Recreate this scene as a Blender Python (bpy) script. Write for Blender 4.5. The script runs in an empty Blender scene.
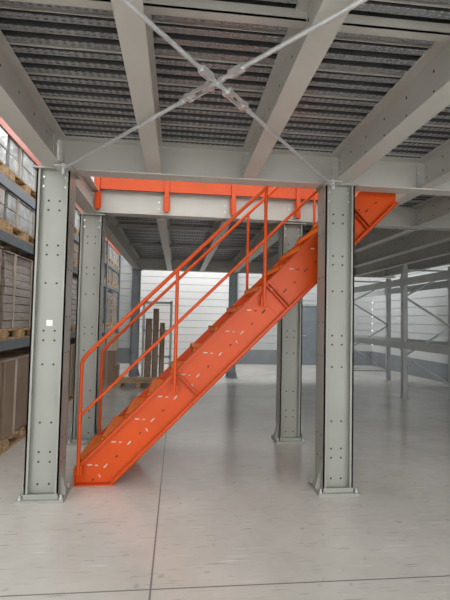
import bpy, math, random
from mathutils import Vector, Matrix
random.seed(7)
sc = bpy.context.scene
try:
    sc.view_settings.view_transform = 'Standard'
except Exception: pass

# ---------------- materials ----------------
def mat(name, col, rough=.5, metal=0., var=.0, scale=6., bump=0., bscale=60., coat=0., stretch=(1,1,1), spec=.5):
    m = bpy.data.materials.new(name); m.use_nodes = True
    nt = m.node_tree; n = nt.nodes; l = nt.links
    b = n['Principled BSDF']
    b.inputs['Base Color'].default_value = (*col, 1)
    b.inputs['Roughness'].default_value = rough
    b.inputs['Metallic'].default_value = metal
    b.inputs['Coat Weight'].default_value = coat
    b.inputs['Specular IOR Level'].default_value = spec
    tc = n.new('ShaderNodeTexCoord'); mp = n.new('ShaderNodeMapping')
    mp.inputs['Scale'].default_value = stretch
    l.new(tc.outputs['Object'], mp.inputs['Vector'])
    ns = n.new('ShaderNodeTexNoise'); ns.inputs['Scale'].default_value = scale; ns.inputs['Detail'].default_value = 5
    l.new(mp.outputs[0], ns.inputs['Vector'])
    rp = n.new('ShaderNodeValToRGB')
    rp.color_ramp.elements[0].position = .3; rp.color_ramp.elements[1].position = .7
    rp.color_ramp.elements[0].color = (*[c*(1-var) for c in col], 1)
    rp.color_ramp.elements[1].color = (*[min(1, c*(1+var)) for c in col], 1)
    l.new(ns.outputs['Fac'], rp.inputs['Fac']); l.new(rp.outputs['Color'], b.inputs['Base Color'])
    if bump:
        n2 = n.new('ShaderNodeTexNoise'); n2.inputs['Scale'].default_value = bscale
        l.new(mp.outputs[0], n2.inputs['Vector'])
        bp = n.new('ShaderNodeBump'); bp.inputs['Strength'].default_value = bump; bp.inputs['Distance'].default_value = .02
        l.new(n2.outputs['Fac'], bp.inputs['Height']); l.new(bp.outputs['Normal'], b.inputs['Normal'])
    return m

M_STEEL = mat('painted_steel_grey', (.29, .30, .27), .4, .0, .05, 3)
M_BEAM = mat('painted_beam_grey', (.48, .47, .435), .4, .0, .05, 3)
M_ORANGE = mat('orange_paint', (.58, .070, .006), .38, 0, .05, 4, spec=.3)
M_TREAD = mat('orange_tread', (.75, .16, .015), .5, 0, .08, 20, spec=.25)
M_HOLE = mat('dark_hole', (.03, .03, .03), .8)
M_ZINC = mat('zinc', (.60, .61, .62), .3, .55, .1, 20)
M_SLOT = mat('slot_light_paint', (.62, .55, .48), .45, .0, .1, 20)  # pale colour stands for light showing through the stringer slots
M_RACK = mat('rack_blue_grey', (.16, .185, .21), .45, .1, .1, 4)
M_RACKL = mat('rack_light_grey', (.46, .48, .48), .4, .1, .08, 4)
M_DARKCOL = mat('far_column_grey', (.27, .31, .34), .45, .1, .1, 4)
M_WOOD = mat('pallet_wood', (.50, .34, .19), .8, 0, .3, 9, .3, 40, stretch=(1, 1, 6))
M_CARD = mat('cardboard', (.33, .235, .17), .65, 0, .12, 4, .2, 12, coat=.1)
M_CARDG = mat('film_wrapped_cardboard', (.29, .235, .195), .35, 0, .3, 5, .6, 14, coat=.5, stretch=(1, 1, 6))
M_FILM = mat('white_film', (.36, .37, .36), .3, 0, .5, 7, .6, 12, coat=.4)
M_WHITE = mat('label_white', (.8, .8, .78), .6)
M_STRAP = mat('pale_strap', (.42, .36, .30), .6)
M_BLACK = mat('black_frame', (.02, .02, .022), .5, 0, .1)
M_WALL = mat('white_panel_wall', (.60, .62, .62), .4, 0, .03, 1)
M_DOORW = mat('sectional_door_white', (.82, .83, .83), .35, 0, .03, 1)
M_GROOVE = mat('door_joint_grey', (.45, .47, .48), .5)
M_SKIRT = mat('grey_plinth', (.25, .27, .29), .6, 0, .1, 3)
M_CEIL = mat('hall_ceiling_paint', (.6, .6, .6), .8, 0, .03, 1)
M_PLANK = mat('brown_boards', (.30, .22, .16), .6, 0, .4, 5, stretch=(8, 8, 1))
M_DARK = mat('deck_recess_shade', (.07, .072, .075), .5, .3, .15, 3)  # shade of the deck channels put into the colour

def floor_mat():
    m = bpy.data.materials.new('polished_concrete'); m.use_nodes = True
    nt = m.node_tree; n = nt.nodes; l = nt.links; b = n['Principled BSDF']
    tc = n.new('ShaderNodeTexCoord')
    n1 = n.new('ShaderNodeTexNoise'); n1.inputs['Scale'].default_value = 1.1; n1.inputs['Detail'].default_value = 10; n1.inputs['Roughness'].default_value = .7
    l.new(tc.outputs['Object'], n1.inputs['Vector'])
    r = n.new('ShaderNodeValToRGB')
    r.color_ramp.elements[0].position = .2; r.color_ramp.elements[0].color = (.48, .46, .42, 1)
    r.color_ramp.elements[1].position = .8; r.color_ramp.elements[1].color = (.70, .68, .64, 1)
    l.new(n1.outputs['Fac'], r.inputs['Fac'])
    def ramp(tex, a, bb, v):
        q = n.new('ShaderNodeValToRGB')
        q.color_ramp.elements[0].position = a; q.color_ramp.elements[0].color = (0, 0, 0, 1)
        q.color_ramp.elements[1].position = bb; q.color_ramp.elements[1].color = (v, v, v, 1)
        l.new(tex.outputs['Fac'], q.inputs['Fac']); return q.outputs['Color']
    def streak(rot, sc_, th, v):
        mp = n.new('ShaderNodeMapping'); mp.inputs['Scale'].default_value = sc_; mp.inputs['Rotation'].default_value = (0, 0, rot)
        l.new(tc.outputs['Object'], mp.inputs['Vector'])
        t = n.new('ShaderNodeTexNoise'); t.inputs['Scale'].default_value = 1.6; t.inputs['Detail'].default_value = 2
        l.new(mp.outputs[0], t.inputs['Vector']); return ramp(t, th, th+.05, v)
    s1 = streak(.5, (1.5, 30, 1), .67, .5); s2_ = streak(-.9, (2, 34, 1), .66, .7); s3 = streak(1.7, (3, 40, 1), .66, .6)
    n3 = n.new('ShaderNodeTexNoise'); n3.inputs['Scale'].default_value = 12; n3.inputs['Detail'].default_value = 2
    l.new(tc.outputs['Object'], n3.inputs['Vector']); s4 = ramp(n3, .66, .74, .55)
    sx = n.new('ShaderNodeSeparateXYZ'); l.new(tc.outputs['Object'], sx.inputs[0])
    def line(sock, off, period):
        a = n.new('ShaderNodeMath'); a.operation = 'SUBTRACT'; l.new(sock, a.inputs[0]); a.inputs[1].default_value = off
        d = n.new('ShaderNodeMath'); d.operation = 'PINGPONG'; l.new(a.outputs[0], d.inputs[0]); d.inputs[1].default_value = period/2
        c = n.new('ShaderNodeMath'); c.operation = 'LESS_THAN'; l.new(d.outputs[0], c.inputs[0]); c.inputs[1].default_value = .0055
        return c.outputs[0]
    lx = line(sx.outputs['X'], -.11, 6.0); ly = line(sx.outputs['Y'], 2.50, 6.0)
    mx = n.new('ShaderNodeMath'); mx.operation = 'MAXIMUM'; l.new(lx, mx.inputs[0]); l.new(ly, mx.inputs[1])
    def darken(colsock, facsock, col):
        k = n.new('ShaderNodeMix'); k.data_type = 'RGBA'
        l.new(facsock, k.inputs[0]); l.new(colsock, k.inputs[6]); k.inputs[7].default_value = (*col, 1)
        return k.outputs[2]
    c = darken(r.outputs['Color'], s1, (.86, .85, .82))
    c = darken(c, s2_, (.34, .33, .31)); c = darken(c, s3, (.36, .35, .33))
    c = darken(c, s4, (.36, .35, .32))
    c = darken(c, mx.outputs[0], (.22, .22, .21))
    l.new(c, b.inputs['Base Color'])
    rr = n.new('ShaderNodeMapRange'); l.new(n1.outputs['Fac'], rr.inputs[0]); rr.inputs[3].default_value = .12; rr.inputs[4].default_value = .28
    l.new(rr.outputs[0], b.inputs['Roughness'])
    return m
M_FLOOR = floor_mat()

def deck_mat():
    m = bpy.data.materials.new('perforated_galvanised_deck'); m.use_nodes = True
    nt = m.node_tree; n = nt.nodes; l = nt.links; b = n['Principled BSDF']; out = n['Material Output']
    b.inputs['Base Color'].default_value = (.30, .305, .31, 1); b.inputs['Metallic'].default_value = .35; b.inputs['Roughness'].default_value = .35
    tc = n.new('ShaderNodeTexCoord'); sx = n.new('ShaderNodeSeparateXYZ'); l.new(tc.outputs['Object'], sx.inputs[0])
    def tri(sock, p):
        d = n.new('ShaderNodeMath'); d.operation = 'PINGPONG'; l.new(sock, d.inputs[0]); d.inputs[1].default_value = p/2
        s = n.new('ShaderNodeMath'); s.operation = 'DIVIDE'; l.new(d.outputs[0], s.inputs[0]); s.inputs[1].default_value = p/2
        return s.outputs[0]
    a = tri(sx.outputs['X'], .045)
    c = tri(sx.outputs['Y'], .025)
    p1 = n.new('ShaderNodeMath'); p1.operation = 'LESS_THAN'; l.new(a, p1.inputs[0]); p1.inputs[1].default_value = .5
    p2 = n.new('ShaderNodeMath'); p2.operation = 'LESS_THAN'; l.new(c, p2.inputs[0]); p2.inputs[1].default_value = .5
    mu = n.new('ShaderNodeMath'); mu.operation = 'MULTIPLY'; l.new(p1.outputs[0], mu.inputs[0]); l.new(p2.outputs[0], mu.inputs[1])
    tr = n.new('ShaderNodeBsdfTransparent'); ms = n.new('ShaderNodeMixShader')
    l.new(mu.outputs[0], ms.inputs[0]); l.new(b.outputs[0], ms.inputs[1]); l.new(tr.outputs[0], ms.inputs[2])
    l.new(ms.outputs[0], out.inputs['Surface'])
    return m
M_DECK = deck_mat()

# ---------------- builder ----------------
class B:
    def __init__(s): s.v = []; s.f = []; s.mi = []; s.mats = []
    def m(s, mt):
        if mt not in s.mats: s.mats.append(mt)
        return s.mats.index(mt)
    def add(s, vs, fs, mt):
        o = len(s.v); k = s.m(mt); s.v += [tuple(v) for v in vs]
        for f in fs: s.f.append([i+o for i in f]); s.mi.append(k)
    def box(s, x0, x1, y0, y1, z0, z1, mt):
        vs = [(x, y, z) for x in (x0, x1) for y in (y0, y1) for z in (z0, z1)]
        s.add(vs, [(0,1,3,2),(4,6,7,5),(0,4,5,1),(2,3,7,6),(0,2,6,4),(1,5,7,3)], mt)
    def obox(s, c, ax, ay, az, mt):
        c = Vector(c); ax, ay, az = Vector(ax), Vector(ay), Vector(az)
        vs = [c+i*ax+j*ay+k*az for i in (-.5, .5) for j in (-.5, .5) for k in (-.5, .5)]
        s.add(vs, [(0,1,3,2),(4,6,7,5),(0,4,5,1),(2,3,7,6),(0,2,6,4),(1,5,7,3)], mt)
    def bar(s, p0, p1, w, t, side, mt):
        p0 = Vector(p0); p1 = Vector(p1); d = p1-p0; sd = Vector(side).normalized()
        nn = d.normalized().cross(sd).normalized()
        s.obox((p0+p1)/2, d, sd*w, nn*t, mt)
    def prism(s, pts, a0, a1, axis, mt):
        def P(p, a):
            if axis == 'y': return (p[0], a, p[1])
            if axis == 'x': return (a, p[0], p[1])
            return (p[0], p[1], a)
        n = len(pts)
        s.add([P(p, a0) for p in pts]+[P(p, a1) for p in pts],
              [tuple(range(n)), tuple(range(2*n-1, n-1, -1))]+[(i, (i+1) % n, (i+1) % n+n, i+n) for i in range(n)], mt)
    def tube(s, pts, r, mt, n=10):
        pts = [Vector(p) for p in pts]; rings = []
        for i, p in enumerate(pts):
            if i == 0: d = pts[1]-p
            elif i == len(pts)-1: d = p-pts[-2]
            else: d = (pts[i+1]-p).normalized()+(p-pts[i-1]).normalized()
            d.normalize()
            up = Vector((0, 1, 0)) if abs(d.y) < .9 else Vector((0, 0, 1))
            u = d.cross(up).normalized(); w = d.cross(u).normalized()
            rings.append([p+r*(math.cos(2*math.pi*k/n)*u+math.sin(2*math.pi*k/n)*w) for k in range(n)])
        vs = [v for rg in rings for v in rg]; fs = []
        for i in range(len(pts)-1):
            for k in range(n):
                fs.append((i*n+k, i*n+(k+1) % n, (i+1)*n+(k+1) % n, (i+1)*n+k))
        fs.append(tuple(range(n))); fs.append(tuple(range(len(vs)-1, len(vs)-n-1, -1)))
        s.add(vs, fs, mt)
    def done(s, name, parent=None, bevel=0, smooth=False):
        me = bpy.data.meshes.new(name); me.from_pydata(s.v, [], s.f)
        for m_ in s.mats: me.materials.append(m_)
        me.polygons.foreach_set('material_index', s.mi)
        me.update()
        import bmesh
        bm = bmesh.new(); bm.from_mesh(me); bmesh.ops.recalc_face_normals(bm, faces=bm.faces); bm.to_mesh(me); bm.free()
        o = bpy.data.objects.new(name, me); sc.collection.objects.link(o)
        if parent: o.parent = parent
        if bevel:
            bv = o.modifiers.new('bevel', 'BEVEL'); bv.width = bevel; bv.segments = 2; bv.limit_method = 'ANGLE'
        return o
def empty(name):
    e = bpy.data.objects.new(name, None); sc.collection.objects.link(e); return e

# ---------------- layout ----------------
CX = [-1.065, 1.43, 3.97]
JS = (CX[1]-CX[0])/3
Y1, Y2, Y3 = 3.83, 5.44, 11.3
ZB, ZT = 2.75, 3.04
X0, X1 = -1.13, 5.9
WB, WR, WL = 14.8, 6.9, -6.0
HC = 7.2

# ---------------- room ----------------
b = B(); b.box(WL, WR, -5, WB, -.1, 0, M_FLOOR); b.done('floor')
b = B(); b.box(WL, WR, -5, WB+.15, HC, HC+.1, M_CEIL); b.done('ceiling')
def ribbed(name, axis, pos, a0, a1, sign):
    z = .0
    prof = []
    while z < HC:
        prof += [(pos, z), (pos, min(z+.22, HC)), (pos+.02*sign, min(z+.225, HC)), (pos+.02*sign, min(z+.245, HC))]
        z += .25
    pts = prof+[(pos+.12*sign, HC), (pos+.12*sign, 0)]
    bb = B(); bb.prism(pts, a0, a1, 'x' if axis == 'y' else 'y', M_WALL)
    return bb.done(name)
ribbed('wall_back', 'y', WB, WL, WR, 1)
ribbed('wall_right', 'x', WR, -5, WB, 1)
ribbed('wall_left', 'x', WL, -5, WB, -1)
b = B(); b.box(WL+.03, -1.55, WB-.03, WB-.002, 0, .5, M_SKIRT); b.box(2.05, WR-.03, WB-.03, WB-.002, 0, .5, M_SKIRT); b.done('baseboard_back')
b = B(); b.box(WR-.03, WR-.002, -5, WB-.03, 0, .5, M_SKIRT); b.done('baseboard_right')
b = B(); b.box(WL+.002, WL+.03, -5, WB-.03, 0, .5, M_SKIRT); b.done('baseboard_left')
# sectional door in back wall (horizontal slats)
b = B(); dx0, dx1 = -1.4, 1.9
z = .02
while z < 3.9:
    b.box(dx0, dx1, WB-.085, WB-.004, z, z+.225, M_DOORW)
    z += .242
b.box(dx0, dx1, WB-.065, WB-.003, .02, 3.9, M_GROOVE)
for x in (dx0-.14, dx1): b.box(x, x+.14, WB-.14, WB-.004, 0, 4.0, M_SKIRT)
b.done('door_1')
b = B(); b.box(4.25, 5.15, WB-.06, WB-.031, .0, 2.05, M_DARKCOL); b.box(4.18, 4.25, WB-.08, WB-.031, 0, 2.12, M_RACKL); b.box(5.15, 5.22, WB-.08, WB-.031, 0, 2.12, M_RACKL)
b.box(4.18, 5.22, WB-.08, WB-.031, 2.05, 2.12, M_RACKL); b.box(4.33, 4.47, WB-.1, WB-.06, 1.0, 1.03, M_ZINC); b.done('door_2')

# ---------------- columns ----------------
def column(x, y, mt, label=False, w=.135, d=.11):
    b = B(); h = ZB
    b.box(x-w, x-w+.014, y-d, y+d, .02, h, mt)
    b.box(x+w-.014, x+w, y-d, y+d, .02, h, mt)
    b.box(x-w+.012, x+w-.012, y-.055, y-.045, .02, h, mt)
    b.box(x-w, x-w+.03, y-d, y-d+.008, .02, h, mt); b.box(x+w-.03, x+w, y-d, y-d+.008, .02, h, mt)
    b.box(x-w, x-w+.03, y+d-.008, y+d, .02, h, mt); b.box(x+w-.03, x+w, y+d-.008, y+d, .02, h, mt)
    e = w+.05
    b.box(x-e, x+e, y-.15, y+.15, 0, .022, mt)
    b.box(x-w, x+w, y-d-.010, y-d-.001, .02, .06, mt)
    for sx in (-1, 1):
        for (a, c) in ((-.04, -.028), (.03, .042)):
            b.prism([(x+sx*w, .02), (x+sx*(e-.005), .02), (x+sx*(e-.005), .05), (x+sx*w, .22)], y+a, y+c, 'y', mt)
        for sy in (-1, 1):
            b.tube([(x+sx*(e-.025), y+sy*.12, .02), (x+sx*(e-.025), y+sy*.12, .055)], .010, M_ZINC, 8)
            b.tube([(x+sx*(e-.025), y+sy*.12, .02), (x+sx*(e-.025), y+sy*.12, .034)], .017, M_ZINC, 6)
    b.box(x-w-.03, x+w+.03, y-.13, y+.13, h-.014, h, mt)
    for z in (.12, .30, .38, .62, 1.10, 1.30, 1.38, 1.78, 2.02, 2.10, 2.40, 2.48):
        for dx in (-.045, .045):
            b.tube([(x+dx, y-.0562, z), (x+dx, y-.05, z)], .009, M_HOLE, 10)
    for dx in (-.09, .09):
        for z in (2.68, 2.60):
            b.tube([(x+dx, y-.068, z), (x+dx, y-.05, z)], .011, M_ZINC, 6)
    for z in (.3, .5, 1.2, 1.5, 1.9, 2.3, 2.5):
        for dy in (-.05, .05):
            for sx in (-1, 1):
                b.tube([(x+sx*(w-.003), y+dy, z), (x+sx*(w+.0015), y+dy, z)], .008, M_HOLE, 10)
    if label:
        b.box(x-.025, x+.025, y-.0575, y-.0555, 1.42, 1.47, M_WHITE)
    return b.done('steel_column')
for x in CX:
    for y in (Y1, Y2): column(x, y, M_STEEL, x < 0 and y == Y1)
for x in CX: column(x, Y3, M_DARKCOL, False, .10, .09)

# ---------------- mezzanine ----------------
mez = empty('mezzanine_platform')
def ibeam_x(x0, x1, y, z0, z1, w, name):
    b = B(); b.box(x0, x1, y-w/2, y+w/2, z0, z0+.012, M_BEAM); b.box(x0, x1, y-w/2, y+w/2, z1-.012, z1, M_BEAM)
    b.box(x0, x1, y-.005, y+.005, z0+.01, z1-.01, M_BEAM)
    x = CX[0]
    while x < x1:
        for s in (-1, 1):
            b.box(x-.05, x+.05, y+s*.005, y+s*.012, z0+.04, z1-.05, M_BEAM)
            for dz in (.09, .17):
                for dx in (-.035, .035):
                    b.tube([(x+dx, y+s*.01, z0+dz), (x+dx, y+s*.024, z0+dz)], .011, M_ZINC, 6)
        x += JS
    return b.done(name, mez)
def ibeam_y(x, y0, y1, z0, z1, w, name):
    b = B(); b.box(x-w/2, x+w/2, y0, y1, z0, z0+.012, M_BEAM); b.box(x-w/2, x+w/2, y0, y1, z1-.012, z1, M_BEAM)
    b.box(x-.005, x+.005, y0, y1, z0+.01, z1-.01, M_BEAM)
    y = y0+.15
    while y < y1:
        for s in (-1, 1):
            for dz in (.08, .2):
                b.tube([(x+s*.004, y, z0+dz), (x+s*.0062, y, z0+dz)], .009, M_HOLE, 8)
        y += .3
    for ye in (y0+.05, y1-.05):
        for s in (-1, 1):
            b.box(x+s*.005, x+s*.014, ye-.045, ye+.045, z0+.03, z1-.03, M_BEAM)
            for dz in (.09, .2): b.tube([(x+s*.013, ye, z0+dz), (x+s*.028, ye, z0+dz)], .011, M_ZINC, 6)
    return b.done(name, mez)
ibeam_x(X0, X1, Y1, ZB, ZT, .16, 'front_cross_beam')
ibeam_x(X0, X1, Y2, ZB+.03, ZT+.04, .16, 'rear_cross_beam')
ibeam_x(X0, X1, Y3, ZB, ZT, .16, 'far_cross_beam')
ibeam_x(X0, X1, .55, ZB, ZT, .16, 'near_cross_beam')
x = CX[0]; k = 0
while x < X1:
    big = (k % 3 == 0)
    w = .15 if big else .125
    z0 = ZB if big else ZB+.01
    ibeam_y(x, -.5, .47, z0, ZT, w, 'joist_near_%d' % k)
    ibeam_y(x, .63, Y1-.08, z0, ZT, w, 'joist_front_%d' % k)
    ibeam_y(x, Y2+.08, Y3-.08, z0, ZT, w, 'joist_back_%d' % k)
    if x > 2.0 or k == 0: ibeam_y(x, Y1+.08, Y2-.08, z0, ZT, w, 'joist_mid_%d' % k)
    x += JS; k += 1
for y in (-.2, 2.05, 7.2, 9.0):
    b = B(); b.box(X0+.1, X1, y-.03, y+.03, ZT-.055, ZT-.047, M_BEAM); b.box(X0+.1, X1, y-.03, y-.024, ZT-.055, ZT, M_BEAM)
    b.done('deck_runner', mez)
def deck(x0, x1, y0, y1, name):
    b = B(); z = ZT+.004; y = y0; P = .1; n = 0
    while y < y1-.02:
        def q(ya, za, yb, zb, mt):
            b.add([(x0, ya, za), (x1, ya, za), (x1, yb, zb), (x0, yb, zb)], [(0, 1, 2, 3)], mt)
        D = .055
        q(y, z+D, y+.038, z+D, M_DARK)  # recessed faces coloured dark to deepen the shade between ribs
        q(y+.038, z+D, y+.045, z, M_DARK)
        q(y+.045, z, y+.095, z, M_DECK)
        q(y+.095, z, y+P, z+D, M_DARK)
        if n % 3 == 0:
            q(y+.012, z+D, y+.012, z-.002, M_BEAM); q(y+.012, z-.002, y+.02, z-.002, M_BEAM)
        y += P; n += 1
    return b.done(name, mez)
deck(X0, X1, -.5, Y1+.06, 'deck_front')
deck(2.12, X1, Y1+.07, Y2-.07, 'deck_side')
deck(X0, X1, Y2+.0, Y3, 'deck_back')

# horizontal X-brace under platform
b = B(); zr = ZB-.03
A0, A1 = Vector((CX[0]+.10, Y1-.19, zr)), Vector((CX[1]-.10, .66, zr))
C0, C1 = Vector((CX[1]-.10, Y1-.19, zr-.024)), Vector((CX[0]+.10, .66, zr-.024))
for P, Q in ((A0, A1), (C0, C1)):
    d = (Q-P).normalized(); mid = (P+Q)/2
    pl = Vector((-d.y, d.x, 0))
    b.tube([P, mid-d*.20], .011, M_ZINC, 10); b.tube([mid-d*.13, Q], .011, M_ZINC, 10)
    c = mid-d*.165
    for s in (-1, 1):
        b.obox(c+pl*s*.020, d*.17, pl*.010, Vector((0, 0, .018)), M_ZINC)
        b.obox(c+d*s*.085, d*.03, pl*.05, Vector((0, 0, .03)), M_ZINC)
    for s, kk in ((.07, .018), (.14, .018), (-.32, .017), (.0, .016)):
        b.tube([mid+d*s, mid+d*(s+.03)], kk, M_ZINC, 6)
    for s in (-1, 1): b.obox(mid+d*.12+pl*s*.015, d*.09, pl*.006, Vector((0, 0, .03)), M_ZINC)
for P in (A0, C0):
    b.box(P.x-.07, P.x+.07, P.y-.03, P.y+.12, zr+.010, zr+.022, M_BEAM)
    b.tube([(P.x, P.y, zr-.05), (P.x, P.y, zr+.04)], .016, M_ZINC, 6)
for P in (A1, C1): b.box(P.x-.07, P.x+.07, P.y-.09, P.y+.03, zr+.01, zr+.022, M_BEAM)
b.done('cross_brace')

# orange guard rail on back beam (at stair opening)
b = B(); yf = Y2-.085
for x in (-1.0, -.17, .66, 1.49):
    b.box(x-.025, x+.025, yf-.05, yf-.005, ZB+.06, 4.15, M_ORANGE)
    b.box(x-.04, x+.04, yf-.008, yf+.002, ZB+.08, ZB+.28, M_ORANGE)
b.box(-1.05, 2.1, yf-.012, yf+.0, ZT+.02, ZT+.26, M_ORANGE)
b.box(-1.05, 2.1, yf-.035, yf+.0, ZT+.02, ZT+.03, M_ORANGE)
b.box(-1.05, 2.1, yf-.035, yf+.0, ZT+.25, ZT+.26, M_ORANGE)
for z in (3.6, 4.13): b.tube([(-1.05, yf-.025, z), (2.1, yf-.025, z)], .02, M_ORANGE)
b.done('mezzanine_guard_rail')

# ---------------- staircase ----------------
st = empty('steel_staircase')
YN, YFa = 4.10, 4.98
s2 = math.sqrt(.5)
def stringer(y, out, name):
    b = B()
    P = [(-.90, 0), (-.57, 0), (2.13, 2.70), (2.13, 3.06), (2.01, 3.06), (-.90, .151)]
    b.prism(P, y-.004, y+.004, 'y', M_ORANGE)
    yc = y+out*.03
    up = Vector((-s2, 0, s2)); al = Vector((s2, 0, s2))
    def fl(p, q):
        p = Vector((p[0], yc, p[1])); q = Vector((q[0], yc, q[1]))
        dd = q-p; nn = dd.normalized().cross(Vector((0, 1, 0)))
        b.obox((p+q)/2, dd, Vector((0, .06, 0)), nn*.009, M_ORANGE)
    fl((-.90, .151), (2.01, 3.06)); fl((-.57, 0), (2.13, 2.70))
    b.box(-.905, -.895, yc-.03, yc+.03, 0, .15, M_ORANGE)
    b.box(-.90, -.55, yc-.04, yc+.04, 0, .01, M_ORANGE)
    yl = y+out*.058
    b.obox(Vector((.555, yl, 1.606))-up*.012, al*4.11, Vector((0, .004, 0)), up*.024, M_ORANGE)
    b.obox(Vector((.78, yl, 1.35))+up*.012, al*3.80, Vector((0, .004, 0)), up*.024, M_ORANGE)
    for x in (-.05, .80, 1.60):
        c = Vector((x+.12, yc, x+1.051-.12))
        b.obox(c, up*.33, Vector((0, .055, 0)), al*.008, M_ORANGE)
        b.obox(c+al*.035, up*.33, Vector((0, .055, 0)), al*.008, M_ORANGE)
        b.obox(c-al*.06-Vector((0, out*.022, 0)), up*.26, Vector((0, .008, 0)), al*.1, M_ORANGE)
    for i in range(14):
        z = .205*(i+1); xn = z-1.04
        for (ox, oz, ang, ln) in ((.06, -.04, .0, .032), (.12, -.045, .0, .016), (.20, -.05, .8, .036), (.15, -.14, 2.2, .022), (.09, -.17, .8, .014)):
            if ang == 2.2 and i % 2: continue
            X = xn+ox; Z = z+oz
            if Z < X+.61 or Z > X+1.02 or Z < .03: continue
            dv = Vector((math.cos(ang), 0, math.sin(ang))); nv = Vector((-dv.z, 0, dv.x))
            mt = M_SLOT if ((i < 7 and ln > .015) or ang == 0 and ln > .02) else M_HOLE  # pale marks paint light seen through the slots, others stay dark
            b.obox((X, y+out*.006, Z), dv*ln, nv*.011, Vector((0, .006, 0)), mt)
            for e in (-1, 1):
                q = Vector((X, 0, Z))+dv*ln*.5*e
                b.tube([(q.x, y+out*.003, q.z), (q.x, y+out*.009, q.z)], .0055, mt, 8)
    b.done(name, st)
stringer(YN, -1, 'stringer_near'); stringer(YFa, 1, 'stringer_far')
b = B()
for i in range(14):
    z = .205*(i+1); xn = z-1.10
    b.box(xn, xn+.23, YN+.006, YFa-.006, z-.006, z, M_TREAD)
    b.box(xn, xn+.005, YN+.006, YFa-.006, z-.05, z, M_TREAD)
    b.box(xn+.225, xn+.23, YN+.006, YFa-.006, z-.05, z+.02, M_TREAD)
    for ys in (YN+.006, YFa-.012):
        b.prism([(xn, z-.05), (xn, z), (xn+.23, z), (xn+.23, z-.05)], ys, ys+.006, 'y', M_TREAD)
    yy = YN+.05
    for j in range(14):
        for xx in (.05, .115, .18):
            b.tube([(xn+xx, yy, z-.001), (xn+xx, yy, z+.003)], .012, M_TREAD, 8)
        yy += .061
b.done('treads', st)
def rail(y, out, name):
    b = B(); yr = y+out*.085
    xs = [-.86, -.03, .79, 1.60]
    r = .0165
    for x in xs:
        zb = max(x+.85, .10)
        b.tube([(x, yr, zb), (x, yr, x+1.985+(.0 if x > -.8 else -.06))], .0165, M_ORANGE, 10)
        b.box(x-.03, x+.03, min(yr, y+out*.06), max(yr, y+out*.06), zb+.0, min(zb+.08, x+1.04), M_ORANGE)
    pts = [(-.86, yr, 1.05), (-.858, yr, 1.09), (-.84, yr, 1.13), (-.81, yr, 1.17), (-.77, yr, 1.215)]
    b.tube(pts+[(2.08, yr, 4.065)], .018, M_ORANGE, 12)
    b.tube([(-.86, yr, .62), (2.08, yr, 3.56)], r*.8, M_ORANGE, 10)
    b.done(name, st)
rail(YN, -1, 'handrail_near'); rail(YFa, 1, 'handrail_far')
st.location.x = .02

# ---------------- left pallet racking ----------------
RX0, RX1 = -3.0, -1.93
RY = [3.66, 6.36, 9.06, 11.76, 14.3]
LV = [1.22, 2.42, 3.02, 3.62]
b = B()
for y in RY:
    for x in (RX0, RX1):
        b.box(x-.045, x-.041, y-.05, y+.05, .01, 5.2, M_RACK); b.box(x+.041, x+.045, y-.05, y+.05, .01, 5.2, M_RACK)
        b.box(x-.045, x+.045, y-.05, y-.045, .01, 5.2, M_RACK)
        b.box(x-.07, x+.07, y-.07, y+.07, 0, .01, M_RACK)
    z = .3; s = 0
    while z < 4.9:
        b.bar((RX0, y, z), (RX1, y, z+.55) if s else (RX1, y, z), .03, .03, (0, 1, 0), M_RACK)
        if s: z += .55
        s ^= 1
for i in range(len(RY)-1):
    for z in LV:
        for x in (RX0, RX1):
            mt = M_ORANGE if z > 3.5 else M_RACK
            b.box(x-.025, x+.025, RY[i]+.05, RY[i+1]-.05, z-.11, z, mt)
b.done('pallet_rack')

def wpallet(cx, cy, z, w, l, h, mt, name='wrapped_pallet', nl=4, solid=False):
    b = B()
    for i in range(3):
        xx = cx-w/2+.05+i*(w-.1)/2
        b.box(xx-.05, xx+.05, cy-l/2, cy+l/2, z, z+.022, M_WOOD)
        for j in range(3):
            yy = cy-l/2+.07+j*(l-.14)/2
            b.box(xx-.05, xx+.05, yy-.07, yy+.07, z+.022, z+.1, M_WOOD)
    for i in range(7):
        yy = cy-l/2+.05+i*(l-.1)/6
        b.box(cx-w/2, cx+w/2, yy-.05, yy+.05, z+.1, z+.125, M_WOOD)
    zz = z+.127; hl = h/nl
    for k in range(nl):
        nj = 1 if solid else 3
        for i in range(1 if solid else 2):
            for j in range(nj):
                ni = 1 if solid else 2
                jx = random.uniform(-.008, .008); jy = random.uniform(-.008, .008)
                x0 = cx-w/2+.02+i*(w-.04)/ni; y0 = cy-l/2+.02+j*(l-.04)/nj
                b.box(x0+.003+jx, x0+(w-.04)/ni-.003+jx, y0+.003+jy, y0+(l-.04)/nj-.003+jy, zz+.001, zz+hl-.003, mt)
        zz += hl
    b.box(cx-w/2+.01, cx+w/2-.01, cy-l/2+.01, cy+l/2-.01, zz, zz+.012, mt)
    for yy in (cy-l/4, cy+l/4):
        b.box(cx-w/2+.004, cx+w/2-.004, yy-.006, yy+.006, z+.13, zz+.014, M_STRAP)
    b.done(name, bevel=.006)
cols = [M_CARDG, M_FILM, M_CARD, M_CARDG]
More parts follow.
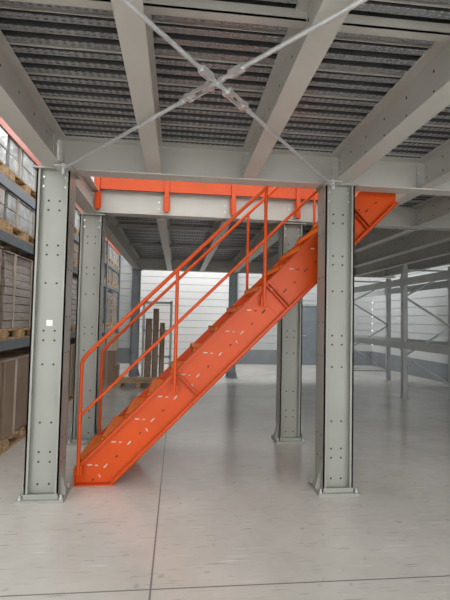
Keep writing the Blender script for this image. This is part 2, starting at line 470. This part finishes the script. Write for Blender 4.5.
for i in range(4):
    y0, y1 = RY[i], RY[i+1]; L = (y1-y0-.2)/2-.05
    for j in range(2):
        cy = y0+.12+L/2+j*(L+.06); cx = (RX0+RX1)/2+.02
        wpallet(cx+.06, cy, 0, 1.08, L, .86, M_CARD, nl=1, solid=True, name='cardboard_box_pallet')
        wpallet(cx, cy, LV[0], 1.08, L, .86+random.uniform(-.03, .06), M_CARDG, nl=9, solid=True)
        wpallet(cx, cy, LV[1], 1.08, L, .33, cols[(i+j) % 4], nl=2)
        wpallet(cx, cy, LV[2], 1.08, L, .36, M_FILM, nl=2)
        wpallet(cx, cy, LV[3], 1.08, L, .7, cols[(i+j+1) % 4], nl=3)

def flat_pallets(cx, cy, w, l, n):
    b = B(); z = 0
    for q in range(n):
        for i in range(3):
            xx = cx-w/2+.05+i*(w-.1)/2
            b.box(xx-.05, xx+.05, cy-l/2, cy+l/2, z, z+.022, M_WOOD)
            for j in range(3):
                yy = cy-l/2+.07+j*(l-.14)/2
                b.box(xx-.05, xx+.05, yy-.07, yy+.07, z+.022, z+.1, M_WOOD)
        for i in range(6):
            yy = cy-l/2+.05+i*(l-.1)/5
            b.box(cx-w/2, cx+w/2, yy-.045, yy+.045, z+.1, z+.122, M_WOOD)
        z += .123
    b.done('wooden_pallet')
flat_pallets(-.80, 10.0, .95, .8, 1)
# cartons standing on the floor beyond the pallet
b = B()
b.box(-1.78, -1.33, 10.0, 10.5, 0, .42, M_CARD); b.box(-1.75, -1.37, 10.05, 10.42, .421, .75, M_CARD)
b.box(-1.575, -1.535, 9.998, 10.502, .0, .4205, M_STRAP); b.box(-1.58, -1.54, 10.048, 10.422, .421, .752, M_STRAP)
b.done('cardboard_boxes')
# board storage frame with sheets leaning in it
b = B()
for x in (-.84, -.16):
    b.box(x-.03, x+.03, 11.02, 11.08, 0, 1.95, M_RACKL); b.box(x-.03, x+.03, 10.55, 11.08, 0, .05, M_RACKL)
for z in (.55, 1.2, 1.9): b.box(-.84, -.16, 11.02, 11.06, z-.03, z+.03, M_RACKL)
b.done('board_storage_frame')
b = B()
for i, (x0, w, h) in enumerate(((-.78, .16, 1.5), (-.60, .14, 1.75), (-.43, .12, 1.4))):
    b.obox((x0+w/2, 10.86, h/2+.0), (w, 0, 0), (0, .02, 0), (.0, .2, h), M_PLANK)
    b.obox((x0+w/2+.02, 10.82, h/2-.06), (w*.8, 0, 0), (0, .02, 0), (.0, .2, h-.12), M_CARD)
b.done('leaning_boards')

# ---------------- right light-grey racking ----------------
QX0, QX1 = 4.57, 5.6
QY = [3.0, 5.65, 8.35, 11.05, 13.7]
b = B()
for y in QY:
    for x in (QX0, QX1):
        b.box(x-.05, x-.045, y-.045, y+.045, .01, 2.7, M_RACKL); b.box(x+.045, x+.05, y-.045, y+.045, .01, 2.7, M_RACKL)
        b.box(x-.05, x+.05, y-.045, y-.04, .01, 2.7, M_RACKL)
        b.box(x-.08, x+.08, y-.07, y+.07, 0, .01, M_RACKL)
    zz = [.25, .85, 1.45, 2.05, 2.6]
    for k in range(4):
        b.bar((QX0 if k % 2 else QX1, y, zz[k]), (QX1 if k % 2 else QX0, y, zz[k+1]), .035, .035, (0, 1, 0), M_RACKL)
    b.bar((QX0, y, .25), (QX1, y, .25), .035, .035, (0, 1, 0), M_RACKL)
    b.bar((QX0, y, 2.6), (QX1, y, 2.6), .035, .035, (0, 1, 0), M_RACKL)
for i in range(len(QY)-1):
    for z in (1.14, 2.42):
        for x in (QX0, QX1):
            b.box(x-.03, x+.03, QY[i]+.045, QY[i+1]-.045, z-.14, z, M_RACKL)
            for yy in (QY[i]+.05, QY[i+1]-.065):
                b.box(x-.055, x-.031, yy, yy+.015, z-.18, z+.04, M_RACKL)
b.done('storage_rack')
b = B()
for k, (y, w) in enumerate(((11.3, .35), (11.85, .4), (12.5, .35))):
    for (a0, a1) in ((y, y+.05), (y+w, y+w+.05)):
        b.box(QX0-.03, QX0+.03, a0, a1, 1.14, 2.25, M_BLACK)
    b.box(QX0-.03, QX0+.03, y, y+w+.05, 2.2, 2.26, M_BLACK); b.box(QX0-.03, QX0+.03, y, y+w+.05, 1.14, 1.2, M_BLACK)
    b.box(QX0-.02, QX0+.02, y, y+w+.05, 1.65, 1.70, M_BLACK)
b.done('black_window_frames')

# ---------------- lights ----------------
def area(name, loc, rot, sx, sy, p, col=(1, 1, 1)):
    d = bpy.data.lights.new(name, 'AREA'); d.shape = 'RECTANGLE'; d.size = sx; d.size_y = sy; d.energy = p; d.color = col
    o = bpy.data.objects.new(name, d); o.location = loc; o.rotation_euler = rot; sc.collection.objects.link(o)
area('overhead_fill', (.5, 4.7, 7.0), (0, 0, 0), 5, 2.5, 130)  # added lamp without a seen fixture, brightens stair opening and floor
area('overhead_fill', (-4.2, 6, 7.0), (0, 0, 0), 1.5, 10, 230)  # added lamp to light the left aisle, no fixture seen
area('overhead_fill', (1.5, 13.1, 7.0), (0, 0, 0), 8, 1.2, 420)  # unseen lamp, stands in for the source brightening the back wall
area('overhead_fill', (3, 0, 7.0), (0, 0, 0), 6, 5, 200)  # added lamp above the front deck, brightens it through the perforations
w = bpy.data.worlds.new('daylight'); sc.world = w; w.use_nodes = True
w.node_tree.nodes['Background'].inputs[0].default_value = (1, .99, .97, 1)
w.node_tree.nodes['Background'].inputs[1].default_value = 4.0

# ---------------- camera ----------------
cam = bpy.data.cameras.new('camera'); co = bpy.data.objects.new('camera', cam); sc.collection.objects.link(co); sc.camera = co
cam.sensor_fit = 'VERTICAL'; cam.sensor_height = 36; cam.sensor_width = 27; cam.lens = 26
cam.clip_start = .02
yaw, pitch, roll = math.radians(6.2), math.radians(2.65), math.radians(1.2)
F = Vector((math.sin(yaw)*math.cos(pitch), math.cos(yaw)*math.cos(pitch), math.sin(pitch)))
R = Vector((math.cos(yaw), -math.sin(yaw), 0)); U = R.cross(F)
R2 = R*math.cos(roll)+U*math.sin(roll); U2 = U*math.cos(roll)-R*math.sin(roll)
mw = Matrix((R2, U2, -F)).transposed().to_4x4(); mw.translation = Vector((0, 0, 1.5))
co.matrix_world = mw
